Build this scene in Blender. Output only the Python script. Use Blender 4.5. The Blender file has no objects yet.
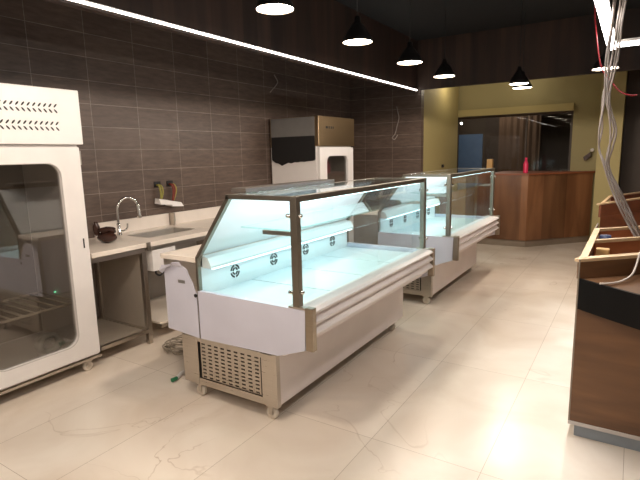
import bpy, bmesh, math, random
from mathutils import Vector, Matrix
random.seed(7)
scene = bpy.context.scene
COL = scene.collection
PI = math.pi

# ------------------------------------------------------------------ materials
def newmat(name):
    m = bpy.data.materials.new(name); m.use_nodes = True
    nt = m.node_tree; b = nt.nodes['Principled BSDF']
    return m, nt, b
def srgb(r, g, b):
    f = lambda c: ((c/255+0.055)/1.055)**2.4 if c > 10 else c/255/12.92
    return (f(r), f(g), f(b), 1)
def plain(name, col, rough=.5, metal=0.0, var=.06, scale=8.0, spec=.5):
    m, nt, b = newmat(name)
    b.inputs['Roughness'].default_value = rough
    b.inputs['Metallic'].default_value = metal
    b.inputs['Specular IOR Level'].default_value = spec
    tc = nt.nodes.new('ShaderNodeTexCoord')
    n = nt.nodes.new('ShaderNodeTexNoise'); n.inputs['Scale'].default_value = scale; n.inputs['Detail'].default_value = 3
    r = nt.nodes.new('ShaderNodeValToRGB')
    c = Vector(col[:3])
    r.color_ramp.elements[0].position = .3; r.color_ramp.elements[1].position = .7
    r.color_ramp.elements[0].color = (*(c*(1-var)), 1); r.color_ramp.elements[1].color = (*(c*(1+var)), 1)
    nt.links.new(tc.outputs['Object'], n.inputs['Vector'])
    nt.links.new(n.outputs['Fac'], r.inputs['Fac']); nt.links.new(r.outputs['Color'], b.inputs['Base Color'])
    return m
def brushed(name, col, rough, sc=(2, 2, 90), var=.12):
    m, nt, b = newmat(name)
    b.inputs['Metallic'].default_value = 1
    tc = nt.nodes.new('ShaderNodeTexCoord'); mp = nt.nodes.new('ShaderNodeMapping')
    mp.inputs['Scale'].default_value = sc
    n = nt.nodes.new('ShaderNodeTexNoise'); n.inputs['Scale'].default_value = 3
    r = nt.nodes.new('ShaderNodeValToRGB'); c = Vector(col[:3])
    r.color_ramp.elements[0].color = (*(c*(1-var)), 1); r.color_ramp.elements[1].color = (*(c*(1+var)), 1)
    mr = nt.nodes.new('ShaderNodeMapRange'); mr.inputs['To Min'].default_value = rough*.8; mr.inputs['To Max'].default_value = rough*1.2
    nt.links.new(tc.outputs['Object'], mp.inputs['Vector']); nt.links.new(mp.outputs['Vector'], n.inputs['Vector'])
    nt.links.new(n.outputs['Fac'], r.inputs['Fac']); nt.links.new(r.outputs['Color'], b.inputs['Base Color'])
    nt.links.new(n.outputs['Fac'], mr.inputs['Value']); nt.links.new(mr.outputs['Result'], b.inputs['Roughness'])
    return m
def emis(name, col, s):
    m, nt, b = newmat(name)
    b.inputs['Base Color'].default_value = (.8, .8, .8, 1)
    b.inputs['Emission Color'].default_value = (*col, 1); b.inputs['Emission Strength'].default_value = s
    return m
def glassmat(name, tint, gl=1.0, ior=1.45):
    m = bpy.data.materials.new(name); m.use_nodes = True; nt = m.node_tree
    nt.nodes.remove(nt.nodes['Principled BSDF']); out = nt.nodes['Material Output']
    t = nt.nodes.new('ShaderNodeBsdfTransparent'); t.inputs['Color'].default_value = (*tint, 1)
    g = nt.nodes.new('ShaderNodeBsdfGlossy'); g.inputs['Roughness'].default_value = .015; g.inputs['Color'].default_value = (gl, gl, gl, 1)
    lw = nt.nodes.new('ShaderNodeLayerWeight'); lw.inputs['Blend'].default_value = .5
    pw = nt.nodes.new('ShaderNodeMath'); pw.operation = 'POWER'; pw.inputs[1].default_value = 5
    nt.links.new(lw.outputs['Facing'], pw.inputs[0])
    f0 = ((ior-1)/(ior+1))**2                     # Schlick, the same from both sides of the pane
    f = nt.nodes.new('ShaderNodeMath'); f.operation = 'MULTIPLY_ADD'; f.inputs[1].default_value = 1-f0; f.inputs[2].default_value = f0
    nt.links.new(pw.outputs[0], f.inputs[0])
    mx = nt.nodes.new('ShaderNodeMixShader')
    nt.links.new(f.outputs[0], mx.inputs[0]); nt.links.new(t.outputs[0], mx.inputs[1]); nt.links.new(g.outputs[0], mx.inputs[2])
    nt.links.new(mx.outputs[0], out.inputs['Surface'])
    return m

def tile_mat(name, uaxis, uphase):
    m, nt, b = newmat(name)
    tc = nt.nodes.new('ShaderNodeTexCoord'); sp = nt.nodes.new('ShaderNodeSeparateXYZ'); cb = nt.nodes.new('ShaderNodeCombineXYZ')
    nt.links.new(tc.outputs['Object'], sp.inputs[0])
    au = nt.nodes.new('ShaderNodeMath'); au.operation = 'ADD'; au.inputs[1].default_value = 9.8 - uphase
    av = nt.nodes.new('ShaderNodeMath'); av.operation = 'ADD'; av.inputs[1].default_value = -.07
    nt.links.new(sp.outputs[uaxis], au.inputs[0]); nt.links.new(sp.outputs[2], av.inputs[0])
    nt.links.new(au.outputs[0], cb.inputs[0]); nt.links.new(av.outputs[0], cb.inputs[1])
    br = nt.nodes.new('ShaderNodeTexBrick'); br.offset = 0; br.squash = 1
    br.inputs['Scale'].default_value = 1; br.inputs['Brick Width'].default_value = .49; br.inputs['Row Height'].default_value = .197
    br.inputs['Mortar Size'].default_value = .0022; br.inputs['Mortar Smooth'].default_value = .2
    br.inputs['Color1'].default_value = srgb(90, 74, 65); br.inputs['Color2'].default_value = srgb(101, 84, 74)
    br.inputs['Mortar'].default_value = srgb(150, 136, 126)
    nt.links.new(cb.outputs[0], br.inputs['Vector'])
    mp = nt.nodes.new('ShaderNodeMapping'); mp.inputs['Scale'].default_value = (3, 14, 1)
    n = nt.nodes.new('ShaderNodeTexNoise'); n.inputs['Scale'].default_value = 2; n.inputs['Detail'].default_value = 8; n.inputs['Roughness'].default_value = .65
    nt.links.new(cb.outputs[0], mp.inputs['Vector']); nt.links.new(mp.outputs[0], n.inputs['Vector'])
    mr = nt.nodes.new('ShaderNodeMapRange'); mr.inputs['From Min'].default_value = .3; mr.inputs['From Max'].default_value = .7
    mr.inputs['To Min'].default_value = .68; mr.inputs['To Max'].default_value = 1.3
    nt.links.new(n.outputs['Fac'], mr.inputs['Value'])
    mx = nt.nodes.new('ShaderNodeMix'); mx.data_type = 'RGBA'; mx.blend_type = 'MULTIPLY'; mx.inputs[0].default_value = 1
    nt.links.new(br.outputs['Color'], mx.inputs[6]); nt.links.new(mr.outputs['Result'], mx.inputs[7])
    nt.links.new(mx.outputs[2], b.inputs['Base Color'])
    b.inputs['Roughness'].default_value = .45
    bp = nt.nodes.new('ShaderNodeBump'); bp.inputs['Strength'].default_value = .35; bp.inputs['Distance'].default_value = .004; bp.invert = True
    nt.links.new(br.outputs['Fac'], bp.inputs['Height']); nt.links.new(bp.outputs[0], b.inputs['Normal'])
    return m

def wood_mat(name, c1, c2, stretch, plank_axis=None, plank_w=.2, rough=.5, uax=(0, 1, 2)):
    """Grain noise stretched along one axis; planks by a floor() of one coordinate."""
    m, nt, b = newmat(name)
    tc = nt.nodes.new('ShaderNodeTexCoord'); mp = nt.nodes.new('ShaderNodeMapping'); mp.inputs['Scale'].default_value = stretch
    n = nt.nodes.new('ShaderNodeTexNoise'); n.inputs['Scale'].default_value = 1.0; n.inputs['Detail'].default_value = 6; n.inputs['Distortion'].default_value = .6
    nt.links.new(tc.outputs['Object'], mp.inputs['Vector']); nt.links.new(mp.outputs[0], n.inputs['Vector'])
    r = nt.nodes.new('ShaderNodeValToRGB'); r.color_ramp.elements[0].position = .32; r.color_ramp.elements[1].position = .68
    r.color_ramp.elements[0].color = c1; r.color_ramp.elements[1].color = c2
    nt.links.new(n.outputs['Fac'], r.inputs['Fac'])
    col = r.outputs['Color']
    if plank_axis is not None:
        sp = nt.nodes.new('ShaderNodeSeparateXYZ'); nt.links.new(tc.outputs['Object'], sp.inputs[0])
        src = sp.outputs[plank_axis]
        dv = nt.nodes.new('ShaderNodeMath'); dv.operation = 'DIVIDE'; dv.inputs[1].default_value = plank_w
        fl = nt.nodes.new('ShaderNodeMath'); fl.operation = 'FLOOR'
        nt.links.new(src, dv.inputs[0]); nt.links.new(dv.outputs[0], fl.inputs[0])
        wn = nt.nodes.new('ShaderNodeTexWhiteNoise'); wn.noise_dimensions = '1D'; nt.links.new(fl.outputs[0], wn.inputs['W'])
        mr = nt.nodes.new('ShaderNodeMapRange'); mr.inputs['To Min'].default_value = .6; mr.inputs['To Max'].default_value = 1.25
        nt.links.new(wn.outputs['Value'], mr.inputs['Value'])
        mx = nt.nodes.new('ShaderNodeMix'); mx.data_type = 'RGBA'; mx.blend_type = 'MULTIPLY'; mx.inputs[0].default_value = 1
        nt.links.new(col, mx.inputs[6]); nt.links.new(mr.outputs['Result'], mx.inputs[7]); col = mx.outputs[2]
    nt.links.new(col, b.inputs['Base Color']); b.inputs['Roughness'].default_value = rough
    return m

def floor_mat():
    m, nt, b = newmat('floor_marble')
    tc = nt.nodes.new('ShaderNodeTexCoord'); sp = nt.nodes.new('ShaderNodeSeparateXYZ'); nt.links.new(tc.outputs['Object'], sp.inputs[0])
    mp = nt.nodes.new('ShaderNodeMapping'); mp.inputs['Location'].default_value = (.527+.59*12, -2.24+.59*12, 0)
    nt.links.new(tc.outputs['Object'], mp.inputs['Vector'])
    br = nt.nodes.new('ShaderNodeTexBrick'); br.offset = 0
    br.inputs['Scale'].default_value = 1; br.inputs['Brick Width'].default_value = .59; br.inputs['Row Height'].default_value = 1.18
    br.inputs['Mortar Size'].default_value = .0016; br.inputs['Mortar Smooth'].default_value = .3
    br.inputs['Color1'].default_value = (1, 1, 1, 1); br.inputs['Color2'].default_value = (.93, .925, .91, 1); br.inputs['Mortar'].default_value = (.55, .5, .44, 1)
    nt.links.new(mp.outputs[0], br.inputs['Vector'])
    # cloudy base
    n = nt.nodes.new('ShaderNodeTexNoise'); n.inputs['Scale'].default_value = 1.6; n.inputs['Detail'].default_value = 5; n.inputs['Distortion'].default_value = .8
    nt.links.new(tc.outputs['Object'], n.inputs['Vector'])
    r = nt.nodes.new('ShaderNodeValToRGB'); r.color_ramp.elements[0].position = .3; r.color_ramp.elements[1].position = .7
    r.color_ramp.elements[0].color = srgb(221, 204, 186); r.color_ramp.elements[1].color = srgb(240, 228, 214)
    nt.links.new(n.outputs['Fac'], r.inputs['Fac'])
    # veins: where a distorted noise crosses .5
    n2 = nt.nodes.new('ShaderNodeTexNoise'); n2.inputs['Scale'].default_value = 1.15; n2.inputs['Detail'].default_value = 4; n2.inputs['Distortion'].default_value = 1.2
    nt.links.new(tc.outputs['Object'], n2.inputs['Vector'])
    s = nt.nodes.new('ShaderNodeMath'); s.operation = 'SUBTRACT'; s.inputs[1].default_value = .5
    a = nt.nodes.new('ShaderNodeMath'); a.operation = 'ABSOLUTE'
    nt.links.new(n2.outputs['Fac'], s.inputs[0]); nt.links.new(s.outputs[0], a.inputs[0])
    vr = nt.nodes.new('ShaderNodeMapRange'); vr.inputs['From Min'].default_value = 0; vr.inputs['From Max'].default_value = .007
    vr.inputs['To Min'].default_value = 1; vr.inputs['To Max'].default_value = 0
    nt.links.new(a.outputs[0], vr.inputs['Value'])
    n3 = nt.nodes.new('ShaderNodeTexNoise'); n3.inputs['Scale'].default_value = 1.1
    nt.links.new(tc.outputs['Object'], n3.inputs['Vector'])
    m3 = nt.nodes.new('ShaderNodeMapRange'); m3.inputs['From Min'].default_value = .52; m3.inputs['From Max'].default_value = .72; m3.inputs['To Max'].default_value = .55
    nt.links.new(n3.outputs['Fac'], m3.inputs['Value'])
    vm = nt.nodes.new('ShaderNodeMath'); vm.operation = 'MULTIPLY'; nt.links.new(vr.outputs[0], vm.inputs[0]); nt.links.new(m3.outputs[0], vm.inputs[1])
    mx = nt.nodes.new('ShaderNodeMix'); mx.data_type = 'RGBA'
    nt.links.new(vm.outputs[0], mx.inputs[0]); nt.links.new(r.outputs['Color'], mx.inputs[6]); mx.inputs[7].default_value = srgb(165, 135, 105)
    m2 = nt.nodes.new('ShaderNodeMix'); m2.data_type = 'RGBA'; m2.blend_type = 'MULTIPLY'; m2.inputs[0].default_value = 1
    nt.links.new(mx.outputs[2], m2.inputs[6]); nt.links.new(br.outputs['Color'], m2.inputs[7])
    nt.links.new(m2.outputs[2], b.inputs['Base Color'])
    b.inputs['Roughness'].default_value = .27; b.inputs['Specular IOR Level'].default_value = .45
    return m

M = {}
M['tile_l'] = tile_mat('dark_wall_tile', 1, .25)
M['tile_r'] = tile_mat('dark_wall_tile_return', 0, .11)
M['floor'] = floor_mat()
M['planks_y'] = wood_mat('dark_plank_side', srgb(46, 33, 27), srgb(68, 48, 38), (8, 8, .9), 1, .19, .55)
M['planks_x'] = wood_mat('dark_plank_back', srgb(46, 33, 27), srgb(68, 48, 38), (8, 8, .9), 0, .21, .55)
M['walnut'] = wood_mat('walnut_veneer', srgb(108, 70, 46), srgb(150, 104, 70), (4.5, 4.5, .8), 0, .3, .35)
M['laminate'] = wood_mat('brown_laminate', srgb(90, 61, 38), srgb(120, 83, 52), (1.3, 1.3, 10), None, .2, .4)
M['redwood'] = wood_mat('reddish_board', srgb(118, 66, 42), srgb(146, 84, 54), (2, 2, 9), None, .2, .45)
M['orangewood'] = wood_mat('orange_board', srgb(168, 98, 60), srgb(196, 122, 78), (2, 2, 9), None, .2, .45)
M['paleedge'] = wood_mat('pale_wood_edge', srgb(206, 172, 130), srgb(226, 196, 156), (6, 6, 6), None, .2, .45)
M['beige'] = plain('beige_paint', srgb(176, 160, 108), .7, var=.03, scale=2)
M['olive'] = plain('dull_beige_paint', srgb(150, 138, 96), .7, var=.03, scale=2)
M['black'] = plain('black_ceiling_paint', srgb(11, 10, 11), .9)
M['darkwall'] = plain('dark_brown_wall', srgb(66, 54, 44), .6)
M['room'] = plain('grey_plaster', srgb(150, 140, 130), .8)
M['white'] = plain('white_coat', srgb(232, 226, 222), .32, var=.02)
M['film'] = plain('lilac_white_film', srgb(206, 205, 218), .42, var=.03, scale=5)
M['filmb'] = plain('beige_white_film', srgb(228, 219, 216), .35, var=.04, scale=3)
M['inner'] = plain('white_liner', srgb(232, 236, 238), .3, var=.015)
M['steel'] = brushed('brushed_steel', (.56, .51, .45), .3)
M['steelm'] = brushed('mid_steel', (.38, .32, .25), .34)
M['steeld'] = brushed('dark_steel', (.29, .26, .215), .4, (2, 2, 20), .05)
M['greysheet'] = plain('dull_steel_sheet', (.44, .38, .31, 1), .45, .35, .05)
M['satin'] = plain('satin_steel', (.62, .58, .53, 1), .42, .85, .05)
M['bronze'] = brushed('bronze_steel', (.35, .25, .15), .38, (2, 2, 40), .1)
M['chrome'] = plain('chrome', (.8, .78, .75, 1), .12, 1.0, .02)
M['marble'] = plain('cream_marble_top', srgb(238, 226, 212), .25, var=.05, scale=3)
M['cream'] = plain('cream_backsplash', srgb(236, 226, 216), .4, var=.03)
M['deck'] = plain('deck_film', srgb(214, 224, 228), .3, var=.015)
M['dark'] = plain('dark_interior', srgb(40, 36, 33), .6)
M['grey'] = plain('grey_plastic', srgb(120, 116, 112), .5)
M['blackpl'] = plain('black_gloss', srgb(13, 11, 10), .5, var=.1, spec=.15)
M['blackmatt'] = plain('black_matt', srgb(24, 22, 22), .6)
M['castor'] = plain('castor_cream', srgb(214, 204, 190), .4)
M['kick'] = plain('blue_grey_kick', srgb(140, 148, 156), .4)
M['browngrey'] = plain('brown_grey_edge', srgb(140, 124, 108), .5)
M['edgegrey'] = plain('pale_grey_edge', srgb(190, 182, 176), .4)
M['brownbag'] = plain('brown_shiny', srgb(64, 40, 32), .22, var=.3, scale=20)
M['shadeout'] = plain('black_lampshade', srgb(26, 23, 22), .4)
M['shadein'] = plain('white_lampshade_inside', srgb(235, 225, 210), .5)
M['yellow'] = plain('yellow_green_wire', srgb(156, 148, 72), .5)
M['redw'] = plain('red_wire', srgb(140, 26, 34), .5)
M['orangew'] = plain('red_orange_wire', srgb(128, 54, 40), .5)
M['cable'] = plain('grey_cable', srgb(150, 138, 130), .55)
M['cabled'] = plain('grey_brown_cable', srgb(150, 138, 122), .5)
M['bluep'] = plain('blue_board', srgb(96, 128, 170), .6)
M['blueroll'] = plain('blue_roll', srgb(50, 58, 88), .5)
M['pink'] = plain('pink_plastic', srgb(226, 52, 96), .35)
M['tan'] = plain('tan_board', srgb(190, 150, 92), .6)
M['curtain'] = plain('brown_curtain', srgb(98, 78, 62), .8)
M['green'] = plain('green_plastic', srgb(40, 120, 80), .5)
M['hose'] = plain('grey_hose', srgb(190, 186, 180), .5)
M['film_t'] = plain('grey_cover', srgb(92, 84, 78), .35)
M['glass'] = glassmat('clear_glass', (.965, .985, .985), 1.0)
M['glassd'] = glassmat('smoky_glass', (.72, .71, .69), 1.0, 2.1)
M['glassw'] = glassmat('window_glass', (.9, .91, .91), 1.0, 1.3)
M['shelfglass'] = glassmat('green_glass_edge', (.8, .95, .92), 1.0, 1.5)
M['led'] = emis('led_neutral', (1, .93, .86), 9)
M['ledw'] = emis('led_white', (1, .95, .9), 15)
M['ledc'] = emis('led_cool', (.66, .95, 1.0), 5)
M['bulb'] = emis('lamp_warm', (1, .86, .68), 16)
M['tinybulb'] = emis('tiny_bulb', (1, .9, .75), 14)

# ------------------------------------------------------------------ geometry
class MB:
    def __init__(s): s.bm = bmesh.new()
    def _face(s, vs):
        try: s.bm.faces.new(vs)
        except ValueError: pass
    def box(s, x0, x1, y0, y1, z0, z1, bevel=0.0):
        v = [s.bm.verts.new((x, y, z)) for x in (x0, x1) for y in (y0, y1) for z in (z0, z1)]
        fs = [(0, 1, 3, 2), (4, 6, 7, 5), (0, 4, 5, 1), (2, 3, 7, 6), (0, 2, 6, 4), (1, 5, 7, 3)]
        faces = [s.bm.faces.new([v[i] for i in f]) for f in fs]
        if bevel:
            es = list({e for f in faces for e in f.edges})
            bmesh.ops.bevel(s.bm, geom=es, offset=bevel, segments=2, affect='EDGES', profile=.5)
        return s
    def prism(s, pts, axis, a, b):
        """polygon extruded along axis ('x': pts=(y,z); 'y': pts=(x,z); 'z': pts=(x,y))"""
        def P(p, t):
            return {'x': (t, p[0], p[1]), 'y': (p[0], t, p[1]), 'z': (p[0], p[1], t)}[axis]
        A = [s.bm.verts.new(P(p, a)) for p in pts]; B = [s.bm.verts.new(P(p, b)) for p in pts]
        n = len(pts)
        s._face(A); s._face(B[::-1])
        for i in range(n): s._face([A[i], B[i], B[(i+1) % n], A[(i+1) % n]])
        return s
    def hexa(s, bottom, top):
        A = [s.bm.verts.new(p) for p in bottom]; B = [s.bm.verts.new(p) for p in top]
        n = len(A); s._face(A[::-1]); s._face(B)
        for i in range(n): s._face([A[i], A[(i+1) % n], B[(i+1) % n], B[i]])
        return s
    def tube(s, pts, r, seg=10, smooth=3, cap=True):
        P = [Vector(p) for p in pts]
        if smooth and len(P) > 2:           # catmull-rom
            Q = []
            for i in range(len(P)-1):
                p0, p1, p2, p3 = P[max(i-1, 0)], P[i], P[i+1], P[min(i+2, len(P)-1)]
                for k in range(smooth+1):
                    t = k/(smooth+1)
                    Q.append(.5*((2*p1)+(p2-p0)*t+(2*p0-5*p1+4*p2-p3)*t*t+(3*p1-p0-3*p2+p3)*t**3))
            Q.append(P[-1]); P = Q
        rings = []; prev = None
        for i, p in enumerate(P):
            d = (P[min(i+1, len(P)-1)]-P[max(i-1, 0)])
            if d.length < 1e-9: d = Vector((0, 0, 1))
            d.normalize()
            if prev is None:
                u = d.orthogonal().normalized()
            else:
                u = prev-d*prev.dot(d)
                u = u.normalized() if u.length > 1e-6 else d.orthogonal().normalized()
            prev = u; w = d.cross(u)
            rr = r(i/(len(P)-1)) if callable(r) else r
            rings.append([s.bm.verts.new(p+(u*math.cos(2*PI*k/seg)+w*math.sin(2*PI*k/seg))*rr) for k in range(seg)])
        for a, b in zip(rings, rings[1:]):
            for k in range(seg):
                f = s.bm.faces.new([a[k], a[(k+1) % seg], b[(k+1) % seg], b[k]]); f.smooth = True
        if cap: s._face(rings[0][::-1]); s._face(rings[-1])
        return s
    def lathe(s, c, prof, seg=32, axis='z', close=False, sm=True):
        """prof = list of (radius, height) revolved about an axis through c"""
        rings = []
        for r, h in prof:
            ring = []
            for k in range(seg):
                a = 2*PI*k/seg; u, w = r*math.cos(a), r*math.sin(a)
                q = {'z': (u, w, h), 'x': (h, u, w), 'y': (u, h, w)}[axis]
                ring.append(s.bm.verts.new(Vector(c)+Vector(q)))
            rings.append(ring)
        for a, b in zip(rings, rings[1:]):
            for k in range(seg):
                f = s.bm.faces.new([a[k], a[(k+1) % seg], b[(k+1) % seg], b[k]]); f.smooth = sm
        if close: s._face(rings[0][::-1]); s._face(rings[-1])
        return s
    def build(s, name, mat, parent=None, **props):
        bmesh.ops.recalc_face_normals(s.bm, faces=s.bm.faces)
        off = Vector(parent['_o']) if parent is not None else Vector((0, 0, 0))
        if parent is not None:
            bmesh.ops.translate(s.bm, verts=s.bm.verts, vec=-off)
        me = bpy.data.meshes.new(name); s.bm.to_mesh(me); s.bm.free()
        me.materials.append(mat)
        o = bpy.data.objects.new(name, me); COL.objects.link(o)
        if parent is not None:
            o.parent = parent; o['_o'] = tuple(off)
        else:
            o['_o'] = (0, 0, 0)
        for k, v in props.items(): o[k] = v
        return o

def structure(name, mb, mat, parent=None):
    o = mb.build(name, mat, parent)
    if parent is None: o['kind'] = 'structure'
    return o
def thing(name, label, cat, loc, group=None):
    o = bpy.data.objects.new(name, None); COL.objects.link(o); o.location = loc; o['_o'] = tuple(loc)
    o.empty_display_size = .1
    o['label'] = label; o['category'] = cat
    if group: o['group'] = group
    return o
def single(mb, name, mat, label, cat, group=None):
    """one-mesh thing; its origin goes to the bottom centre of its mesh"""
    xs = [v.co.copy() for v in mb.bm.verts]
    c = Vector(((min(v.x for v in xs)+max(v.x for v in xs))/2, (min(v.y for v in xs)+max(v.y for v in xs))/2, min(v.z for v in xs)))
    bmesh.ops.translate(mb.bm, verts=mb.bm.verts, vec=-c)
    o = mb.build(name, mat); o.location = c; o['_o'] = tuple(c)
    o['label'] = label; o['category'] = cat
    if group: o['group'] = group
    return o
def copy_tree(o, parent=None):
    c = o.copy(); COL.objects.link(c)
    if parent is not None: c.parent = parent
    for ch in list(o.children): copy_tree(ch, c)
    return c
def rrect(x0, x1, z0, z1, r, seg=6):
    pts = []
    for cx, cz, a0 in ((x1-r, z0+r, -PI/2), (x1-r, z1-r, 0), (x0+r, z1-r, PI/2), (x0+r, z0+r, PI)):
        for k in range(seg+1):
            a = a0+PI/2*k/seg; pts.append((cx+r*math.cos(a), cz+r*math.sin(a)))
    return pts
def frame_x(mb, x0, x1, outer, inner):
    """door frame: ring between an outer rounded rect and an inner one (same point count), thick x0..x1, pts are (y,z)"""
    n = len(outer)
    V = [[mb.bm.verts.new((x, p[0], p[1])) for p in L] for x in (x0, x1) for L in (outer, inner)]
    o0, i0, o1, i1 = V
    for k in range(n):
        j = (k+1) % n
        mb._face([o0[k], o0[j], i0[j], i0[k]]); mb._face([o1[k], i1[k], i1[j], o1[j]])
        mb._face([o0[k], o1[k], o1[j], o0[j]]); mb._face([i0[k], i0[j], i1[j], i1[k]])
    return mb

CEIL = 3.22; XW = -4.08
# ------------------------------------------------------------------ setting
structure('floor', MB().box(-5.2, 5.0, -4.5, 13.2, -.1, 0), M['floor'])
structure('ceiling', MB().box(-5.2, 5.0, -4.5, 13.2, CEIL, CEIL+.1), M['black'])
structure('wall_left', MB().box(XW-.12, XW, -4.5, 7.45, 0, CEIL), M['tile_l'])
structure('wall_return', MB().box(XW-.12, -2.84, 7.45, 7.57, 0, CEIL), M['tile_r'])
structure('wall_alcove', MB().box(-2.96, -2.84, 7.571, 9.35, 0, CEIL), M['beige'])
mb = MB().box(-2.96, 1.4, 9.4, 9.55, 0, 1.0).box(-2.96, -2.9, 9.4, 9.55, 1.0, 2.31).box(-.915, 1.4, 9.4, 9.55, 1.0, 2.31).box(-2.96, 1.4, 9.4, 9.55, 2.31, CEIL)
structure('wall_back', mb, M['olive'])
structure('wall_pillar', MB().box(-.5, -.185, 8.8, 9.39, 0, CEIL), M['beige'])
structure('wall_right', MB().box(4.9, 5.0, -4.5, 9.4, 0, CEIL), M['room'])
structure('wall_front', MB().box(-4.2, 5.0, -4.5, -4.4, 0, CEIL), M['room'])
structure('wall_dark', MB().box(-.18, 4.9, 9.2, 9.39, 0, CEIL), M['darkwall'])
structure('wall_far', MB().box(-5.2, 1.4, 12.4, 12.5, 0, CEIL), M['darkwall'])
structure('wall_far_left', MB().box(-5.2, -5.1, 9.56, 12.4, 0, CEIL), M['darkwall'])
structure('wall_far_right', MB().box(1.4, 1.5, 9.56, 12.4, 0, CEIL), M['darkwall'])
structure('trim_1', MB().box(-2.965, -2.905, -4.4, 7.44, 2.471, CEIL-.001), M['planks_y'])
structure('trim_2', MB().box(-2.90, 4.9, 7.42, 7.48, 2.5, CEIL-.001), M['planks_x'])
structure('baseboard_left', MB().box(XW, XW+.012, -4.4, 7.45, 0, .07), M['edgegrey'])
structure('trim_4', MB().box(XW, XW+.006, 2.1, 5.15, .071, .79), M['room'])
# opening in the back wall: lintel trim, frame and glass
w = MB().box(-2.9, -.915, 9.36, 9.42, 2.19, 2.31)
structure('trim_3', w, M['beige'])
win = MB()
for x0, x1, z0, z1 in ((-2.9, -2.86, 1.0, 2.19), (-.955, -.915, 1.0, 2.19), (-2.86, -.955, 1.0, 1.04), (-2.86, -.955, 2.15, 2.19), (-1.67, -1.64, 1.04, 2.15)):
    win.box(x0, x1, 9.45, 9.5, z0, z1)
wo = structure('window_1', win, M['darkwall'])
MB().box(-2.86, -.955, 9.472, 9.478, 1.04, 2.15).build('window_pane', M['glassw'], wo)

# ------------------------------------------------------------------ castor part
def castor(parent, x, y, r=.035, zt=.1, axis='y'):
    c = MB().lathe((x, y, r), [(r*.55, -.012), (r*.95, -.012), (r, -.008), (r, .008), (r*.95, .012), (r*.55, .012)], 20, axis, True).build('castor', M['castor'], parent)
    f = MB()
    for q in (-1, 1):
        if axis == 'y': f.box(x-.012, x+.016, y+q*.0185-.0025, y+q*.0185+.0025, r-.006, zt-.012)
        else: f.box(x+q*.0185-.0025, x+q*.0185+.0025, y-.012, y+.016, r-.006, zt-.012)
    f.box(x-.026, x+.026, y-.026, y+.026, zt-.014, zt); f.lathe((x, y, r), [(.007, -.022), (.007, .022)], 10, axis, True)
    f.build('castor_fork', M['steel'], c)

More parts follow.
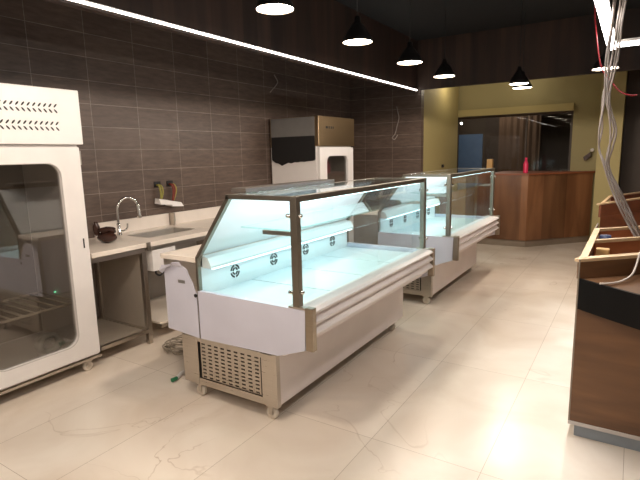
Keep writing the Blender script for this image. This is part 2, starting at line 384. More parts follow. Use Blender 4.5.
# ------------------------------------------------------------------ serve-over display case
def display_case(y0, L, label, torn, tray):
    y1 = y0+L
    t = thing('display_case', label, 'display case', (-2.0, y0+L/2, 0), 'glass display cases in a row')
    yb = y1-.06                                   # base ends a little short of the body
    # base: inner box, steel end frames, white front panel
    MB().box(-2.42, -1.69, y0+.045, yb-.02, .11, .405).build('compressor_box', M['dark'], t)
    b = MB()
    for ya, yz in ((y0, y0+.04), (yb-.04, yb)):
        b.box(-2.44, -2.30, ya, yz, .09, .415, .004); b.box(-1.775, -1.69, ya, yz, .09, .415, .004)
        b.box(-2.30, -1.775, ya+.002, yz-.002, .09, .135); b.box(-2.30, -1.775, ya+.002, yz-.002, .385, .415)
    b.box(-2.44, -2.425, y0+.04, yb-.04, .09, .415)
    b.box(-1.692, -1.661, y0-.002, y0+.035, .088, .42, .003)
    b.box(-2.43, -1.70, y0+.04, yb-.04, .092, .108)
    b.build('base_frame', M['steel'], t)
    MB().box(-1.685, -1.665, y0+.036, yb, .095, .45, .003).build('front_panel', M['filmb'], t)
    # perforated grille with real slots
    g = MB(); nx, nz = 9, 10; gx0, gx1, gz0, gz1 = -2.285, -1.79, .137, .383; gy = y0+.012
    cw, ch = (gx1-gx0)/nx, (gz1-gz0)/nz
    for i in range(nx):
        for j in range(nz):
            a, b2 = gx0+i*cw, gx0+(i+1)*cw; c, d = gz0+j*ch, gz0+(j+1)*ch
            h = [(a+cw*.22, c+ch*.3), (b2-cw*.22, c+ch*.3), (b2-cw*.22, d-ch*.3), (a+cw*.22, d-ch*.3)]
            o = [(a, c), (b2, c), (b2, d), (a, d)]
            H0 = [g.bm.verts.new((p[0], gy, p[1])) for p in h]; H1 = [g.bm.verts.new((p[0], gy+.004, p[1])) for p in h]
            O = [g.bm.verts.new((p[0], gy, p[1])) for p in o]
            for k in range(4):
                g._face([O[k], O[(k+1) % 4], H0[(k+1) % 4], H0[k]]); g._face([H0[k], H0[(k+1) % 4], H1[(k+1) % 4], H1[k]])
    bmesh.ops.remove_doubles(g.bm, verts=g.bm.verts, dist=1e-5)
    g.build('vent_grille', M['steel'], t)
    for x in (-2.315, -1.725):
        castor(t, x, y0+.03, .039, .095); castor(t, x, yb-.12, .039, .095)
    # tub under the deck, with the sloped front
    MB().prism([(-2.55, .415), (-1.70, .415), (-1.56, .50), (-1.52, .66), (-2.55, .66)], 'y', y0+.03, y1-.03).build('tub', M['grey'], t)
    # end panels
    for ya, yz in ((y0, y0+.03), (y1-.03, y1)):
        MB().prism([(-2.262, .412), (-1.645, .422), (-1.456, .49), (-1.449, .72), (-2.262, .727)], 'y', ya, yz).build('end_panel', M['film'], t)
        MB().prism([(-2.56, .432), (-2.267, .410), (-2.267, .905), (-2.56, .905)], 'y', ya, yz).build('rear_end_panel', M['steel'], t)
        MB().box(-1.4485, -1.398, ya-.004, yz+.006, .493, .738, .004).build('end_cap', M['steelm'], t)
        MB().box(-1.56, -1.449, ya+.001, yz+.01, .7225, .733).build('corner_plate', M['steel'], t)
    MB().box(-2.56, -2.535, y0+.03, y1-.03, .43, .905).build('rear_panel', M['film'], t)
    # louvred front rails
    prof = [(-1.515, .70), (-1.515, .730), (-1.43, .726), (-1.402, .712), (-1.402, .702), (-1.434, .690), (-1.434, .680), (-1.402, .652), (-1.402, .641), (-1.434, .628), (-1.434, .617), (-1.402, .588), (-1.402, .577), (-1.442, .562), (-1.46, .525), (-1.66, .425), (-1.66, .415), (-1.62, .415), (-1.50, .49), (-1.50, .70)]
    MB().prism(prof, 'y', y0+.032, y1-.034).build('front_rails', M['filmb'], t)
    # rear worktop
    MB().box(-2.59, -2.27, y0, y1, .906, .938, .003).build('worktop', M['marble'], t)
    # film on the rear end panel with a torn top edge
    if torn:
        P = [(-2.557, .435), (-2.27, .414), (-2.27, .705), (-2.288, .735), (-2.30, .775), (-2.325, .81), (-2.345, .855), (-2.385, .875), (-2.42, .862), (-2.45, .885), (-2.475, .862), (-2.51, .875), (-2.53, .85), (-2.557, .84)]
        f = MB().prism(P, 'y', y0-.004, y0-.001)
        f.hexa([(-2.56, y0-.004, .84), (-2.47, y0-.004, .87), (-2.455, y0-.03, .88), (-2.55, y0-.03, .87)], [(-2.565, y0-.012, .81), (-2.5, y0-.03, .862), (-2.46, y0-.034, .886), (-2.578, y0-.03, .83)])
        f.hexa([(-2.47, y0-.004, .862), (-2.39, y0-.004, .868), (-2.385, y0-.004, .872), (-2.46, y0-.006, .868)], [(-2.455, y0-.035, .893), (-2.40, y0-.02, .90), (-2.395, y0-.016, .902), (-2.45, y0-.03, .898)])
        ff = f.build('torn_film', M['film'], t, label='torn white protective film')
        MB().box(-2.43, -2.368, y0-.0055, y0-.0035, .762, .782).build('film_label', M['grey'], ff)
        MB().lathe((-2.278, y0-.006, .695), [(.012, -.003), (.012, .004)], 10, 'y', True).build('film_corner', M['dark'], ff)
    # interior: deck panels, vent wall with round grilles, ledge, LED
    n = max(3, round((L-.06)/.46)); w_ = (L-.07)/n
    for k in range(n):
        a = y0+.035+k*w_
        MB().box(-2.25, -1.52, a+.006, a+w_-.006, .672, .690, .002).build('deck_panel', M['deck'], t)
    MB().box(-2.262, -2.25, y0+.03, y1-.03, .662, .875).build('vent_wall', M['inner'], t)
    for k in range(n):
        yc = y0+(.338+.431*k)*L/1.93
        if yc > y1-.1: continue
        v = MB()
        for r0, r1 in ((.046, .034), (.027, .015)):
            for q in range(4):
                seg = 7
                for s_ in range(seg):
                    a0 = q*PI/2+.17+(PI/2-.34)*s_/seg; a1 = q*PI/2+.17+(PI/2-.34)*(s_+1)/seg
                    vs = [(-2.249, yc+r*math.cos(a), .785+r*math.sin(a)) for r, a in ((r0, a0), (r0, a1), (r1, a1), (r1, a0))]
                    v._face([v.bm.verts.new(p) for p in vs])
        ob = v.build('round_vent', M['dark'], t)
        md = ob.modifiers.new('thick', 'SOLIDIFY'); md.thickness = .003; md.offset = 0
    MB().prism([(-2.249, .868), (-2.175, .868), (-2.175, .885), (-2.2, .935), (-2.249, .945)], 'y', y0+.04, y1-.035).build('air_ledge', M['inner'], t)
    # white slanted rear panel
    MB().prism([(-2.258, .945), (-1.972, 1.318), (-1.985, 1.318), (-2.268, .95)], 'y', y0+.03, y1-.03).build('rear_slope_panel', M['inner'], t)
    # frame: slanted bars, posts, top beams
    for ya, yz, isnear in ((y0, y0+.028, 1), (y1-.028, y1, 0)):
        f = MB()
        f.prism([(-2.268, .938), (-2.238, .938), (-1.958, 1.313), (-1.972, 1.338)], 'y', ya, yz)
        f.box(-1.985, -1.49, ya, yz, 1.313, 1.338)
        f.box(-2.266, -2.248, ya, yz, .727, .945)
        f.build('end_frame', M['steeld'], t)
        MB().box(-1.528, -1.485, ya-.003, yz+.012, .733, 1.34, .004).build('post', M['steeld'], t)
        for z in (.815, 1.235):
            for x, yy in ((-1.478, ya+.02), (-1.535, ya-.004 if isnear else ya+.03)):
                MB().lathe((x, yy, z), [(.004, -.013), (.0115, -.011), (.0115, .011), (.004, .013)], 12, 'x', True).build('glass_clamp', M['chrome'], t)
        e = MB().prism([(-2.245, .73), (-1.53, .73), (-1.53, 1.312), (-1.965, 1.312), (-2.245, .94)], 'y', ya+.010, ya+.016)
        e.build('end_glass', M['glass'], t)
    MB().box(-1.522, -1.486, y0+.04, y1-.04, 1.305, 1.339, .002).build('top_beam', M['steeld'], t)
    MB().box(-1.99, -1.955, y0+.03, y1-.03, 1.315, 1.337, .002).build('rear_beam', M['steeld'], t)
    MB().box(-1.505, -1.499, y0+.042, y1-.042, .722, 1.304).build('front_glass', M['glass'], t)
    MB().box(-1.954, -1.523, y0+.03, y1-.03, 1.330, 1.336).build('top_glass', M['glass'], t)
    # glass shelf on two brackets
    MB().box(-1.92, -1.57, y0+.05, y1-.05, 1.142, 1.150).build('glass_shelf', M['shelfglass'], t)
    for ya in (y0+.03, y1-.05):
        MB().box(-1.745, -1.527, ya, ya+.02, 1.118, 1.142, .002).build('shelf_bracket', M['steel'], t)
    MB().box(-1.56, -1.523, y0+.06, y1-.06, 1.296, 1.304).build('led_tube', M['ledc'], t)
    MB().box(-2.19, -2.178, y0+.06, y1-.06, .8615, .8675).build('ledge_led', M['ledc'], t)
    if tray:
        MB().box(-2.05, -1.93, y0+.12, y0+1.15, 1.3395, 1.366, .003).build('top_cover_strip', M['film_t'], t)
    # cool lamp of the LED tube
    la = bpy.data.lights.new('case_lamp', 'AREA'); la.shape = 'RECTANGLE'; la.size = .03; la.size_y = L-.2
    la.energy = 8*L/1.93; la.color = (.84, .93, 1.0)
    lo = bpy.data.objects.new('case_lamp', la); COL.objects.link(lo)
    lo.location = (-1.56, y0+L/2, 1.290)
    zc = -Vector((-.96, 0, -.2)).normalized(); yc = Vector((0, 1, 0)); xc = yc.cross(zc)
    lo.rotation_euler = Matrix((xc, yc, zc)).transposed().to_euler()
    return t
display_case(2.106, 1.93, 'nearer white and steel glass display case with torn film and grille at its end', True, True)
display_case(4.71, 1.78, 'farther glass display case standing before the wooden bar counter', False, False)

# ------------------------------------------------------------------ upright fridges
def fridge(y0, label, hood_mat, near):
    y1 = y0+(.92 if near else .885); xb, xf = -4.05, -3.345
    t = thing('upright_fridge', label, 'refrigerator', ((xb+xf)/2, (y0+y1)/2, 0), 'upright glass door refrigerators')
    # carcass: back, sides, bottom, top
    c = MB()
    c.box(xb, xb+.03, y0, y1, .10, 1.66); c.box(xb+.03, xf, y0, y0+.045, .10, 1.66, .003); c.box(xb+.03, xf, y1-.045, y1, .10, 1.66, .003)
    c.box(xb+.03, xf, y0+.045, y1-.045, .10, .17); c.box(xb+.03, xf, y0+.045, y1-.045, 1.60, 1.66)
    c.build('cabinet', M['white'], t)
    l = MB().box(xb+.031, xb+.035, y0+.05, y1-.05, .18, 1.59)
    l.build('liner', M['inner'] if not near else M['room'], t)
    MB().box(xb+.02, xf+.03, y0-.004, y1+.004, .085, .102).build('bottom_trim', M['steel'], t)
    # hood
    h = MB().box(xb, xf+.045, y0-.012, y1+.024, 1.662, 2.03, .006)
    hd = h.build('hood', hood_mat, t)
    # door with rounded window
    d0, d1 = y0+.01, y1-.012
    n = 6
    f = frame_x(MB(), xf+.002, xf+.042, rrect(d0, d1, .125, 1.645, .012, n), rrect(d0+.17, d1-.15, .235, 1.535, .085, n))
    door = f.build('door', M['white'], t)
    g = MB().prism([(y, z) for y, z in rrect(d0+.16, d1-.14, .225, 1.545, .09, n)], 'x', xf+.012, xf+.018)
    g.build('door_glass', M['glassd'], door)
    gk = frame_x(MB(), xf+.040, xf+.0425, rrect(d0+.166, d1-.146, .231, 1.539, .088, n), rrect(d0+.17, d1-.15, .235, 1.535, .085, n))
    gk.build('gasket', M['edgegrey'], door)
    MB().box(xf+.002, xf+.03, y1-.01, y1+.006, 1.52, 1.62, .002).build('hinge', M['steel'], t)
    MB().box(xf+.036, xf+.0435, y1-.055, y1-.045, .93, 1.0).build('lock', M['dark'], door)
    # wire shelves
    for z in ((.52,) if near else (.55, 1.0)):
        s = MB()
        s.tube([(xf-.07, y0+.06, z), (xf-.07, y1-.06, z)], .009, 8, 0); s.tube([(xb+.1, y0+.06, z), (xb+.1, y1-.06, z)], .009, 8, 0)
        k = 0
        for q in range(11):
            y = y0+.07+q*.078
            if y > y1-.06: break
            s.tube([(xf-.07, y, z), (xb+.1, y, z)], .007, 6, 0)
        s.build('wire_shelf', M['castor'], t)
    for y in (y0+.12, y1-.09):
        castor(t, xf-.01, y, .038, .085, 'x'); castor(t, xb+.12, y, .038, .085, 'x')
    if near:
        for row in (1.898, 1.782):
            v = MB()
            for k in range(14):
                y = y0+.768-k*.035
                if y < y0+.08: continue
                for zc, a in ((row+.018, .6), (row-.018, -.62)):
                    yc = y-.0; p = []
                    for q in range(10):
                        an = 2*PI*q/10; u, w_ = .0165*math.cos(an), .0056*math.sin(an)
                        # a leaf: leaning up and to the right above, down and to the right below
                        p.append((yc+u*math.cos(a+.25*math.copysign(1, a))-w_*math.sin(a+.25*math.copysign(1, a)), zc+u*math.sin(a+.25*math.copysign(1, a))+w_*math.cos(a+.25*math.copysign(1, a))))
                    v.prism(p, 'x', xf+.043, xf+.0462)
            v.build('vent_slot_row', M['dark'], hd)
        MB().lathe((xb+.3, y1-.062, .545), [(.004, 0), (.004, .012)], 8, 'y', True).build('status_light', emis('tiny_green_light', (.1, 1, .5), 3), t)
    else:
        # side film, torn to black
        MB().box(xb+.02, xf-.01, y0-.0155, y0-.0125, 1.78, 2.022).build('side_film', M['grey'], t)
        P = [(xb+.02, 1.79), (xf-.012, 1.79), (xf-.014, 1.50)]
        for i, dz in enumerate((.012, .006, .004, -.004, .0, -.008, -.006, -.02, -.012, -.03, -.05, -.022, -.012)):
            P.append((xf-.03-i*.05, 1.475+dz))
        P.append((xb+.02, 1.50))
        MB().prism(P, 'y', y0-.0175, y0-.0005).build('black_backing', M['blackmatt'], t, label='black strip with a torn lower edge')
        gl = MB()
        for k in range(5):
            yy = y0+.16+k*.042
            gl.box(xf+.0455, xf+.0475, yy, yy+(.034 if k == 0 else .02), 1.880, 1.908)
        gl.build('badge', M['dark'], hd)
    return t
fridge(1.155, 'tall white refrigerator at left edge with leaf-shaped vent slots in its hood', M['white'], True)
fridge(5.215, 'refrigerator with bronze hood and torn black side strip behind the display case', M['bronze'], False)

# coil of hose inside the near fridge, on its floor
mb = MB()
pts = [( -3.52+.012*math.sin(k*.9), 1.80+.075*math.cos(k*2*PI/12), .27+.058*math.sin(k*2*PI/12)) for k in range(37)]
pts = [(p[0]+.0009*k, p[1], p[2]) for k, p in enumerate(pts)]
mb.tube(pts, .02, 10, 2)
single(mb, 'hose_coil', M['hose'], 'pale grey hose coil lying inside the tall white refrigerator', 'hose')
bpy.data.objects['hose_coil'].location.z = .171

# ------------------------------------------------------------------ steel work tables
def leg(parent, x, y, zt, s=.02):
    MB().box(x-s, x+s, y-s, y+s, .0, zt, .003).build('leg', M['steel'], parent)
def marble_slab(y0, y1, hole=None):
    mb = MB(); x0, x1 = -4.05, -3.36
    if hole is None: mb.box(x0, x1, y0, y1, .83, .868, .003)
    else:
        a, b, c, d = hole
        mb.box(x0, a, y0, y1, .83, .868); mb.box(b, x1, y0, y1, .83, .868)
        mb.box(a, b, y0, c, .83, .868); mb.box(a, b, d, y1, .83, .868)
        bmesh.ops.remove_doubles(mb.bm, verts=mb.bm.verts, dist=1e-5)
    return mb
# 1: open table next to the near fridge
t = thing('work_table', 'open steel work table with cream marble top beside the tall white refrigerator', 'table', (-3.7, 2.38, 0), 'steel wall tables')
marble_slab(2.11, 2.60).build('table_top', M['marble'], t)
for q in ((-3.4, -3.37, 2.12, 2.56), (-4.03, -4.0, 2.12, 2.56), (-4.0, -3.4, 2.56, 2.59)):
    MB().box(*q, .79, .83).build('top_rail', M['steel'], t); MB().box(*q, .1, .13).build('stretcher', M['steel'], t)
MB().box(-3.995, -3.405, 2.574, 2.578, .13, .79).build('end_sheet', M['greysheet'], t)
MB().box(-4.0, -3.4, 2.125, 2.56, .105, .118).build('lower_shelf', M['greysheet'], t)
for x, y in ((-3.39, 2.58), (-4.02, 2.58), (-4.02, 2.14)): leg(t, x, y, .83)
# 2: sink bench
t = thing('sink_bench', 'steel sink bench with sunken basin and cream backsplash against tiled wall', 'sink', (-3.7, 3.05, 0))
hole = (-3.87, -3.56, 2.80, 3.34)
marble_slab(2.605, 3.45, hole).build('bench_top', M['marble'], t)
b = MB(); a_, b_, c_, d_ = hole; z0 = .67
b.box(a_, b_, c_, d_, z0, z0+.004)
b.box(a_, a_+.004, c_, d_, z0, .866); b.box(b_-.004, b_, c_, d_, z0, .866); b.box(a_, b_, c_, c_+.004, z0, .866); b.box(a_, b_, d_-.004, d_, z0, .866)
b.box(a_-.012, a_+.002, c_-.012, d_+.012, .8685, .871); b.box(b_-.002, b_+.012, c_-.012, d_+.012, .8685, .871)
b.box(a_, b_, c_-.012, c_+.002, .8685, .871); b.box(a_, b_, d_-.002, d_+.012, .8685, .871)
b.lathe(((a_+b_)/2, 3.07, z0+.004), [(.0, .002), (.035, .002), (.04, 0)], 20)
b.build('basin', M['satin'], t)
MB().box(-3.39, -3.362, 2.64, 3.45, .795, .829).build('apron', M['steel'], t)
for q in ((-4.03, -4.0, 2.70, 3.45, .79, .829), (-4.0, -3.39, 3.42, 3.45, .79, .829)): MB().box(*q).build('top_rail', M['steel'], t)
for q in ((-3.4, -3.37, 2.70, 3.41, .1, .129), (-4.03, -4.0, 2.70, 3.41, .1, .129)): MB().box(*q).build('stretcher', M['steel'], t)
MB().box(-4.05, -3.39, 2.70, 3.41, .13, .148).build('lower_shelf', M['marble'], t)
MB().box(-4.078, -4.052, 2.61, 3.445, .80, .99).build('backsplash', M['cream'], t)
for x, y in ((-4.02, 2.65), (-4.02, 3.43), (-3.385, 3.43)): leg(t, x, y, .829, .019)
MB().box(-3.3595, -3.345, 2.602, 2.635, .80, .872, .003).build('corner_post', M['steeld'], t)
tr = MB().tube([(-3.72, 3.07, .67), (-3.72, 3.07, .56), (-3.72, 3.02, .52), (-3.72, 2.97, .56), (-3.78, 2.95, .58), (-4.04, 2.95, .58)], .018, 10, 3)
tr.build('drain_pipe', M['blackmatt'], t)
# 3: table behind the display case
t = thing('work_table', 'cream topped wall table behind the nearer display case, past the sink', 'table', (-3.7, 4.3, 0), 'steel wall tables')
marble_slab(3.46, 5.17).build('table_top', M['marble'], t)
MB().box(-4.078, -4.052, 3.465, 5.17, .80, .988).build('backsplash', M['cream'], t)
MB().box(-4.05, -3.98, 3.452, 3.468, .869, .995).build('divider', M['steel'], t)
MB().box(-3.39, -3.362, 3.47, 5.15, .795, .829).build('apron', M['steel'], t)
MB().box(-4.03, -4.0, 3.47, 5.15, .79, .829).build('top_rail', M['steel'], t)
MB().box(-4.04, -3.39, 3.51, 5.12, .13, .148).build('lower_shelf', M['marble'], t)
for x, y in ((-3.385, 3.485), (-4.02, 3.485), (-4.02, 5.14), (-3.385, 5.14)): leg(t, x, y, .829, .019)

# white box hanging under the sink bench
t = thing('under_sink_box', 'plain white box fixed under the sink bench front', 'box', (-3.36, 2.8, .6))
MB().box(-3.46, -3.358, 2.65, 2.90, .615, .793, .004).build('box_body', M['white'], t)
MB().tube([(-3.39, 2.70, .612), (-3.39, 2.70, .585), (-3.38, 2.73, .565), (-3.38, 2.77, .585), (-3.38, 2.77, .612)], .008, 8, 3).build('hook_pipe', M['blackmatt'], t)

# faucet
t = thing('faucet', 'tall chrome gooseneck faucet behind the sink basin', 'faucet', (-3.945, 2.84, .868))
fx, fy = -3.945, 2.77
MB().lathe((fx, fy, .868), [(.0, 0), (.028, 0), (.028, .006), (.02, .012), (.017, .09), (.015, .11), (0, .11)], 20).build('faucet_base', M['chrome'], t)
arc = [(fx, fy, .97), (fx, fy, 1.10)]
for k in range(1, 9):
    a = PI-PI*.9*k/8; arc.append((fx+.02*(k/8), fy+.105+.105*math.cos(a), 1.10+.105*math.sin(a)))
MB().tube(arc, .0125, 12, 3).build('spout', M['chrome'], t)
e = arc[-1]
MB().tube([(e[0], e[1]-.002, e[2]+.012), (e[0]+.002, e[1]+.006, e[2]-.05), (e[0]+.004, e[1]+.012, e[2]-.125)], lambda q: .015+.008*q, 12, 2).build('spray_head', M['chrome'], t)
MB().tube([(fx, fy, .905), (fx+.005, fy+.05, .905), (fx+.005, fy+.085, .925), (fx+.005, fy+.09, .965)], .008, 10, 3).build('lever', M['chrome'], t)

# brown crumpled bag: two lobes
def blob(mb, c, r, seed, seg=20, rings=12, amp=.12):
    rnd = random.Random(seed); ph = [(rnd.uniform(0, 6), rnd.uniform(0, 6), rnd.randint(2, 4), rnd.randint(1, 3)) for _ in range(4)]
    V = []
    for i in range(rings+1):
        th = PI*i/rings; row = []
        for j in range(seg):
            p = 2*PI*j/seg; d = 1+sum(amp/2*math.sin(n*p+a)*math.sin(m_*th+b) for a, b, n, m_ in ph)*math.sin(th)
            row.append(mb.bm.verts.new((c[0]+r[0]*d*math.sin(th)*math.cos(p), c[1]+r[1]*d*math.sin(th)*math.sin(p), c[2]+r[2]*d*math.cos(th))))
        V.append(row)
    for a, b in zip(V, V[1:]):
        for j in range(seg):
            f = mb.bm.faces.new([a[j], a[(j+1) % seg], b[(j+1) % seg], b[j]]); f.smooth = True
    bmesh.ops.remove_doubles(mb.bm, verts=mb.bm.verts, dist=1e-5)
t = thing('plastic_bag', 'dark brown shiny crumpled bag on the marble top beside faucet', 'bag', (-3.72, 2.52, .868))
mb = MB(); blob(mb, (-3.70, 2.48, .912), (.10, .068, .046), 3); mb.build('bag_body', M['brownbag'], t)
mb = MB(); blob(mb, (-3.72, 2.505, .968), (.075, .062, .028), 5, amp=.3); mb.build('bag_fold', M['brownbag'], t)
mb = MB(); blob(mb, (-3.80, 2.455, .98), (.022, .025, .06), 9, amp=.3); mb.build('bag_neck', M['brownbag'], t)

# electrical sockets hanging open on the tiled wall
def socket(y, label, wires, tilt, dn=0):
    t = thing('wall_socket', label, 'socket', (XW, y, 1.29), 'open sockets over the sink')
    bx = MB().box(XW+.0005, XW+.006, y-.04, y+.04, 1.268, 1.325); bx.build('back_box', M['blackmatt'], t)
    for k, (m, dy) in enumerate(wires):
        MB().tube([(XW+.006, y+dy, 1.29), (XW+.05, y+dy*1.5, 1.28), (XW+.055, y+dy*1.6+.012, 1.22), (XW+.05, y+dy*.6+.03+tilt[0]*.5, 1.15-dn)], .009, 8, 3).build('wire', M[m], t)
    a, s = tilt
    pl = MB().hexa([(XW+.012, y+.0+a, 1.105-dn), (XW+.09, y+.02+a+s, 1.095-dn), (XW+.11, y+.15+a+s, 1.085-dn), (XW+.03, y+.13+a, 1.09-dn)],
                   [(XW+.012, y+.01+a, 1.16-dn), (XW+.075, y+.01+a+s, 1.152-dn), (XW+.095, y+.13+a+s, 1.128-dn), (XW+.028, y+.13+a, 1.135-dn)])
    pl.build('cover_plate', M['white'], t)
socket(3.35, 'left open wall socket with yellow green wires and dangling white plate', [('yellow', -.012), ('yellow', .006)], (-.06, .0))
socket(3.51, 'right open wall socket with reddish wires and dangling white plate', [('orangew', -.01), ('orangew', .005), ('yellow', .014)], (-.085, .01), .03)

# loose cords on the tiled walls
single(MB().tube([(XW+.012, 5.36, 2.60), (XW+.02, 5.42, 2.52), (XW+.012, 5.38, 2.46), (XW+.02, 5.29, 2.40), (XW+.012, 5.26, 2.37)], .006, 8, 4), 'loose_cable', M['cable'], 'short grey cord sticking out of the dark tiled wall near LED strip', 'cord')
single(MB().tube([(-3.24, 7.438, 2.28), (-3.22, 7.425, 2.20), (-3.20, 7.43, 2.10), (-3.23, 7.425, 1.98), (-3.26, 7.42, 1.86), (-3.30, 7.40, 1.80), (-3.26, 7.40, 1.77), (-3.22, 7.43, 1.84)], .007, 8, 4), 'loose_cable', M['cable'], 'grey cord hanging down the tiled return wall right of the bronze hood', 'cord')

# cables on the floor behind the case
mb = MB(); rnd = random.Random(4); pts = []
for k in range(64):
    a = k*2*PI/11; r = .115+.03*math.sin(k*1.3); pts.append((-3.03+r*1.1*math.cos(a), 2.60+r*.9*math.sin(a), .008+.0009*k+.004*math.sin(k*2.1)))
mb.tube(pts, .0065, 6, 2)
single(mb, 'cable_coil', M['cabled'], 'coiled grey cable lying on the floor behind the nearer display case', 'cable')
mb = MB(); pts = [(-3.17+.115*math.cos(k*2*PI/10), 2.80+.085*math.sin(k*2*PI/10), .006) for k in range(10)]+[(-3.05, 2.75, .012), (-2.93, 2.78, .006), (-2.80, 2.9, .006)]
mb.tube(pts, .0045, 6, 3)
single(mb, 'cable_loop', M['cabled'], 'thin single loop of cable on floor in front of sink bench', 'cable')
t = thing('power_plug', 'white power cord with green plug lying beside the nearer display case castor', 'plug', (-2.62, 2.22, 0))
MB().tube([(-2.635, 2.20, .014), (-2.65, 2.24, .014), (-2.67, 2.29, .014), (-2.64, 2.40, .014), (-2.52, 2.55, .014), (-2.40, 2.70, .014)], .013, 8, 3).build('cord', M['white'], t)
MB().tube([(-2.632, 2.155, .017), (-2.63, 2.18, .018), (-2.635, 2.20, .016)], lambda q: .016-.003*q, 8, 2).build('plug_head', M['green'], t)

# ------------------------------------------------------------------ LED strips
t = thing('led_strip', 'long straight LED strip along the wooden bulkhead over the tiled wall', 'light', (-2.89, 3.0, 2.48))
MB().box(-2.9049, -2.896, -4.3, 7.40, 2.485, 2.513).build('profile', M['edgegrey'], t)
MB().box(-2.8955, -2.888, -4.3, 7.40, 2.488, 2.502).build('diffuser', M['led'], t)
t = thing('linear_lamp', 'suspended rectangular LED frame at upper right among hanging cables', 'light', (-.2, 5.0, 2.4))
MB().box(-.265, -.205, -1.0, 5.2, 2.4455, 2.468).box(-.205, 2.8, 5.14, 5.2, 2.4455, 2.468).build('lamp_profile', M['edgegrey'], t)
MB().box(-.265, -.205, -1.0, 5.2, 2.400, 2.445).box(-.205, 2.8, 5.16, 5.19, 2.415, 2.44).build('diffuser', M['ledw'], t)
def added_floor_light(x, y, sx, sy, e):          # added light below the LED line, spread narrowed to brighten a floor band
    l = bpy.data.lights.new('added_floor_light', 'AREA'); l.shape = 'RECTANGLE'; l.size = sx; l.size_y = sy; l.energy = e; l.color = (.95, .97, 1.0); l.spread = math.radians(40)
    o = bpy.data.objects.new('added_floor_light', l); COL.objects.link(o); o.location = (x, y, 2.398)
added_floor_light(-.235, 2.1, .055, 6.1, 12)
added_floor_light(1.3, 5.175, 2.9, .03, 12)
for y in (1.0, 4.8):
    MB().tube([(-.235, y, 2.468), (-.235, y, CEIL)], .002, 6, 0).build('hanging_wire', M['edgegrey'], t)
MB().tube([(2.0, 5.17, 2.468), (2.0, 5.17, CEIL)], .002, 6, 0).build('hanging_wire', M['edgegrey'], t)

# ------------------------------------------------------------------ pendant lamps
def pendant(x, y, z, d, label):
    t = thing('pendant_lamp', label, 'lamp', (x, y, z), 'black cone pendant lamps')
    r = d/2
    s = MB().lathe((x, y, z), [(r, .0), (r, .012), (r*.93, .035), (r*.42, .125), (r*.24, .145), (r*.2, .185), (.006, .195)], 32)
    s.build('lamp_shade', M['shadeout'], t)
    MB().lathe((x, y, z), [(r*.985, .0), (r*.91, .035), (r*.40, .122), (0, .125)], 32).build('shade_lining', M['shadein'], t)
    MB().lathe((x, y, z), [(0, .004), (r*.95, .004), (r*.95, .012), (0, .012)], 32).build('diffuser', M['bulb'], t)
    MB().tube([(x, y, z+.19), (x, y, CEIL)], .004, 6, 0).build('cord', M['blackmatt'], t)
    l = bpy.data.lights.new('pendant_light', 'SPOT'); l.spot_size = math.radians(173); l.spot_blend = .06
    l.energy = 42 if y > 2 else 76; l.color = (1, .875, .755); l.shadow_soft_size = r*.8
    o = bpy.data.objects.new('pendant_light', l); COL.objects.link(o); o.location = (x, y, z-.004)
    return t
pendant(-1.85, 2.47, 2.4, .225, 'nearest and largest pendant lamp, cut by the top of the photo')
pendant(-1.87, 3.54, 2.4, .23, 'second pendant lamp of the row over the nearer display case')
pendant(-1.885, 4.63, 2.4, .24, 'third pendant lamp of the row, between two others over the cases')
pendant(-1.90, 5.70, 2.4, .24, 'fourth pendant lamp of the row, right of the LED strip end')
pendant(-1.18, 6.16, 2.3, .215, 'front one of the two overlapping lamps over the bar')
pendant(-1.22, 6.58, 2.3, .225, 'rear one of the two overlapping lamps over the bar')
pendant(-.31, 5.80, 2.325, .235, 'lone pendant lamp behind the hanging cables at right')
pendant(-1.84, 1.38, 2.4, .23, 'pendant lamp of the row outside the view, nearest the camera')
pendant(-1.83, .28, 2.4, .23, 'pendant lamp of the row beside the camera, outside the view')
pendant(-1.82, -.85, 2.4, .23, 'pendant lamp of the row behind the camera, outside the view')
pendant(.9, -.85, 2.4, .23, 'pendant lamp right of and behind the camera, outside the view')

# ------------------------------------------------------------------ bar counter at the back
t = thing('bar_counter', 'angled wooden bar counter with walnut front below the back opening', 'counter', (-1.5, 8.6, 0))
front = [(-2.83, 8.37), (-1.40, 8.37), (-.56, 9.335)]
def off(pl, d):       # shift the front line towards the room by d
    return [(pl[0][0], pl[0][1]-d), (pl[1][0]+d*.36, pl[1][1]-d), (pl[2][0]+d*.75, pl[2][1]-d*.66)]
def slabpoly(d, back): 
    f = off(front, d); return f+[(f[2][0]-.25, 9.395), (-2.0, 9.395) , (-2.83, 9.395)] if back else f
def strip(d0, d1, z0, z1):
    f, g = off(front, d0), off(front, d1)
    return MB().prism([f[0], f[1], f[2], g[2], g[1], g[0]], 'z', z0, z1)
strip(0, -.04, .11, 1.16).build('front_panel', M['walnut'], t)
strip(-.02, -.06, 0, .11).build('kick_plate', M['browngrey'], t)
ft = off(front, .025)
MB().prism([ft[0], ft[1], (-.512, 9.33), (-.512, 9.395), (-2.0, 9.395), (-2.0, 8.9), (-2.83, 8.9)], 'z', 1.161, 1.19).build('counter_top', M['redwood'], t)
t = thing('bottle', 'bright pink bottle standing on the bar counter', 'bottle', (-1.47, 8.52, 1.19))
MB().lathe((-1.47, 8.52, 1.19), [(0, 0), (.036, 0), (.038, .02), (.038, .15), (.026, .18), (.016, .2), (0, .2)], 20).build('bottle_body', M['pink'], t)
MB().lathe((-1.47, 8.52, 1.39), [(0, 0), (.019, 0), (.019, .045), (0, .045)], 16).build('bottle_cap', M['pink'], t)
single(MB().box(-2.07, -1.98, 8.45, 8.53, 1.191, 1.42, .004), 'tan_block', M['tan'], 'small upright tan block on the bar counter left of pink bottle', 'block')
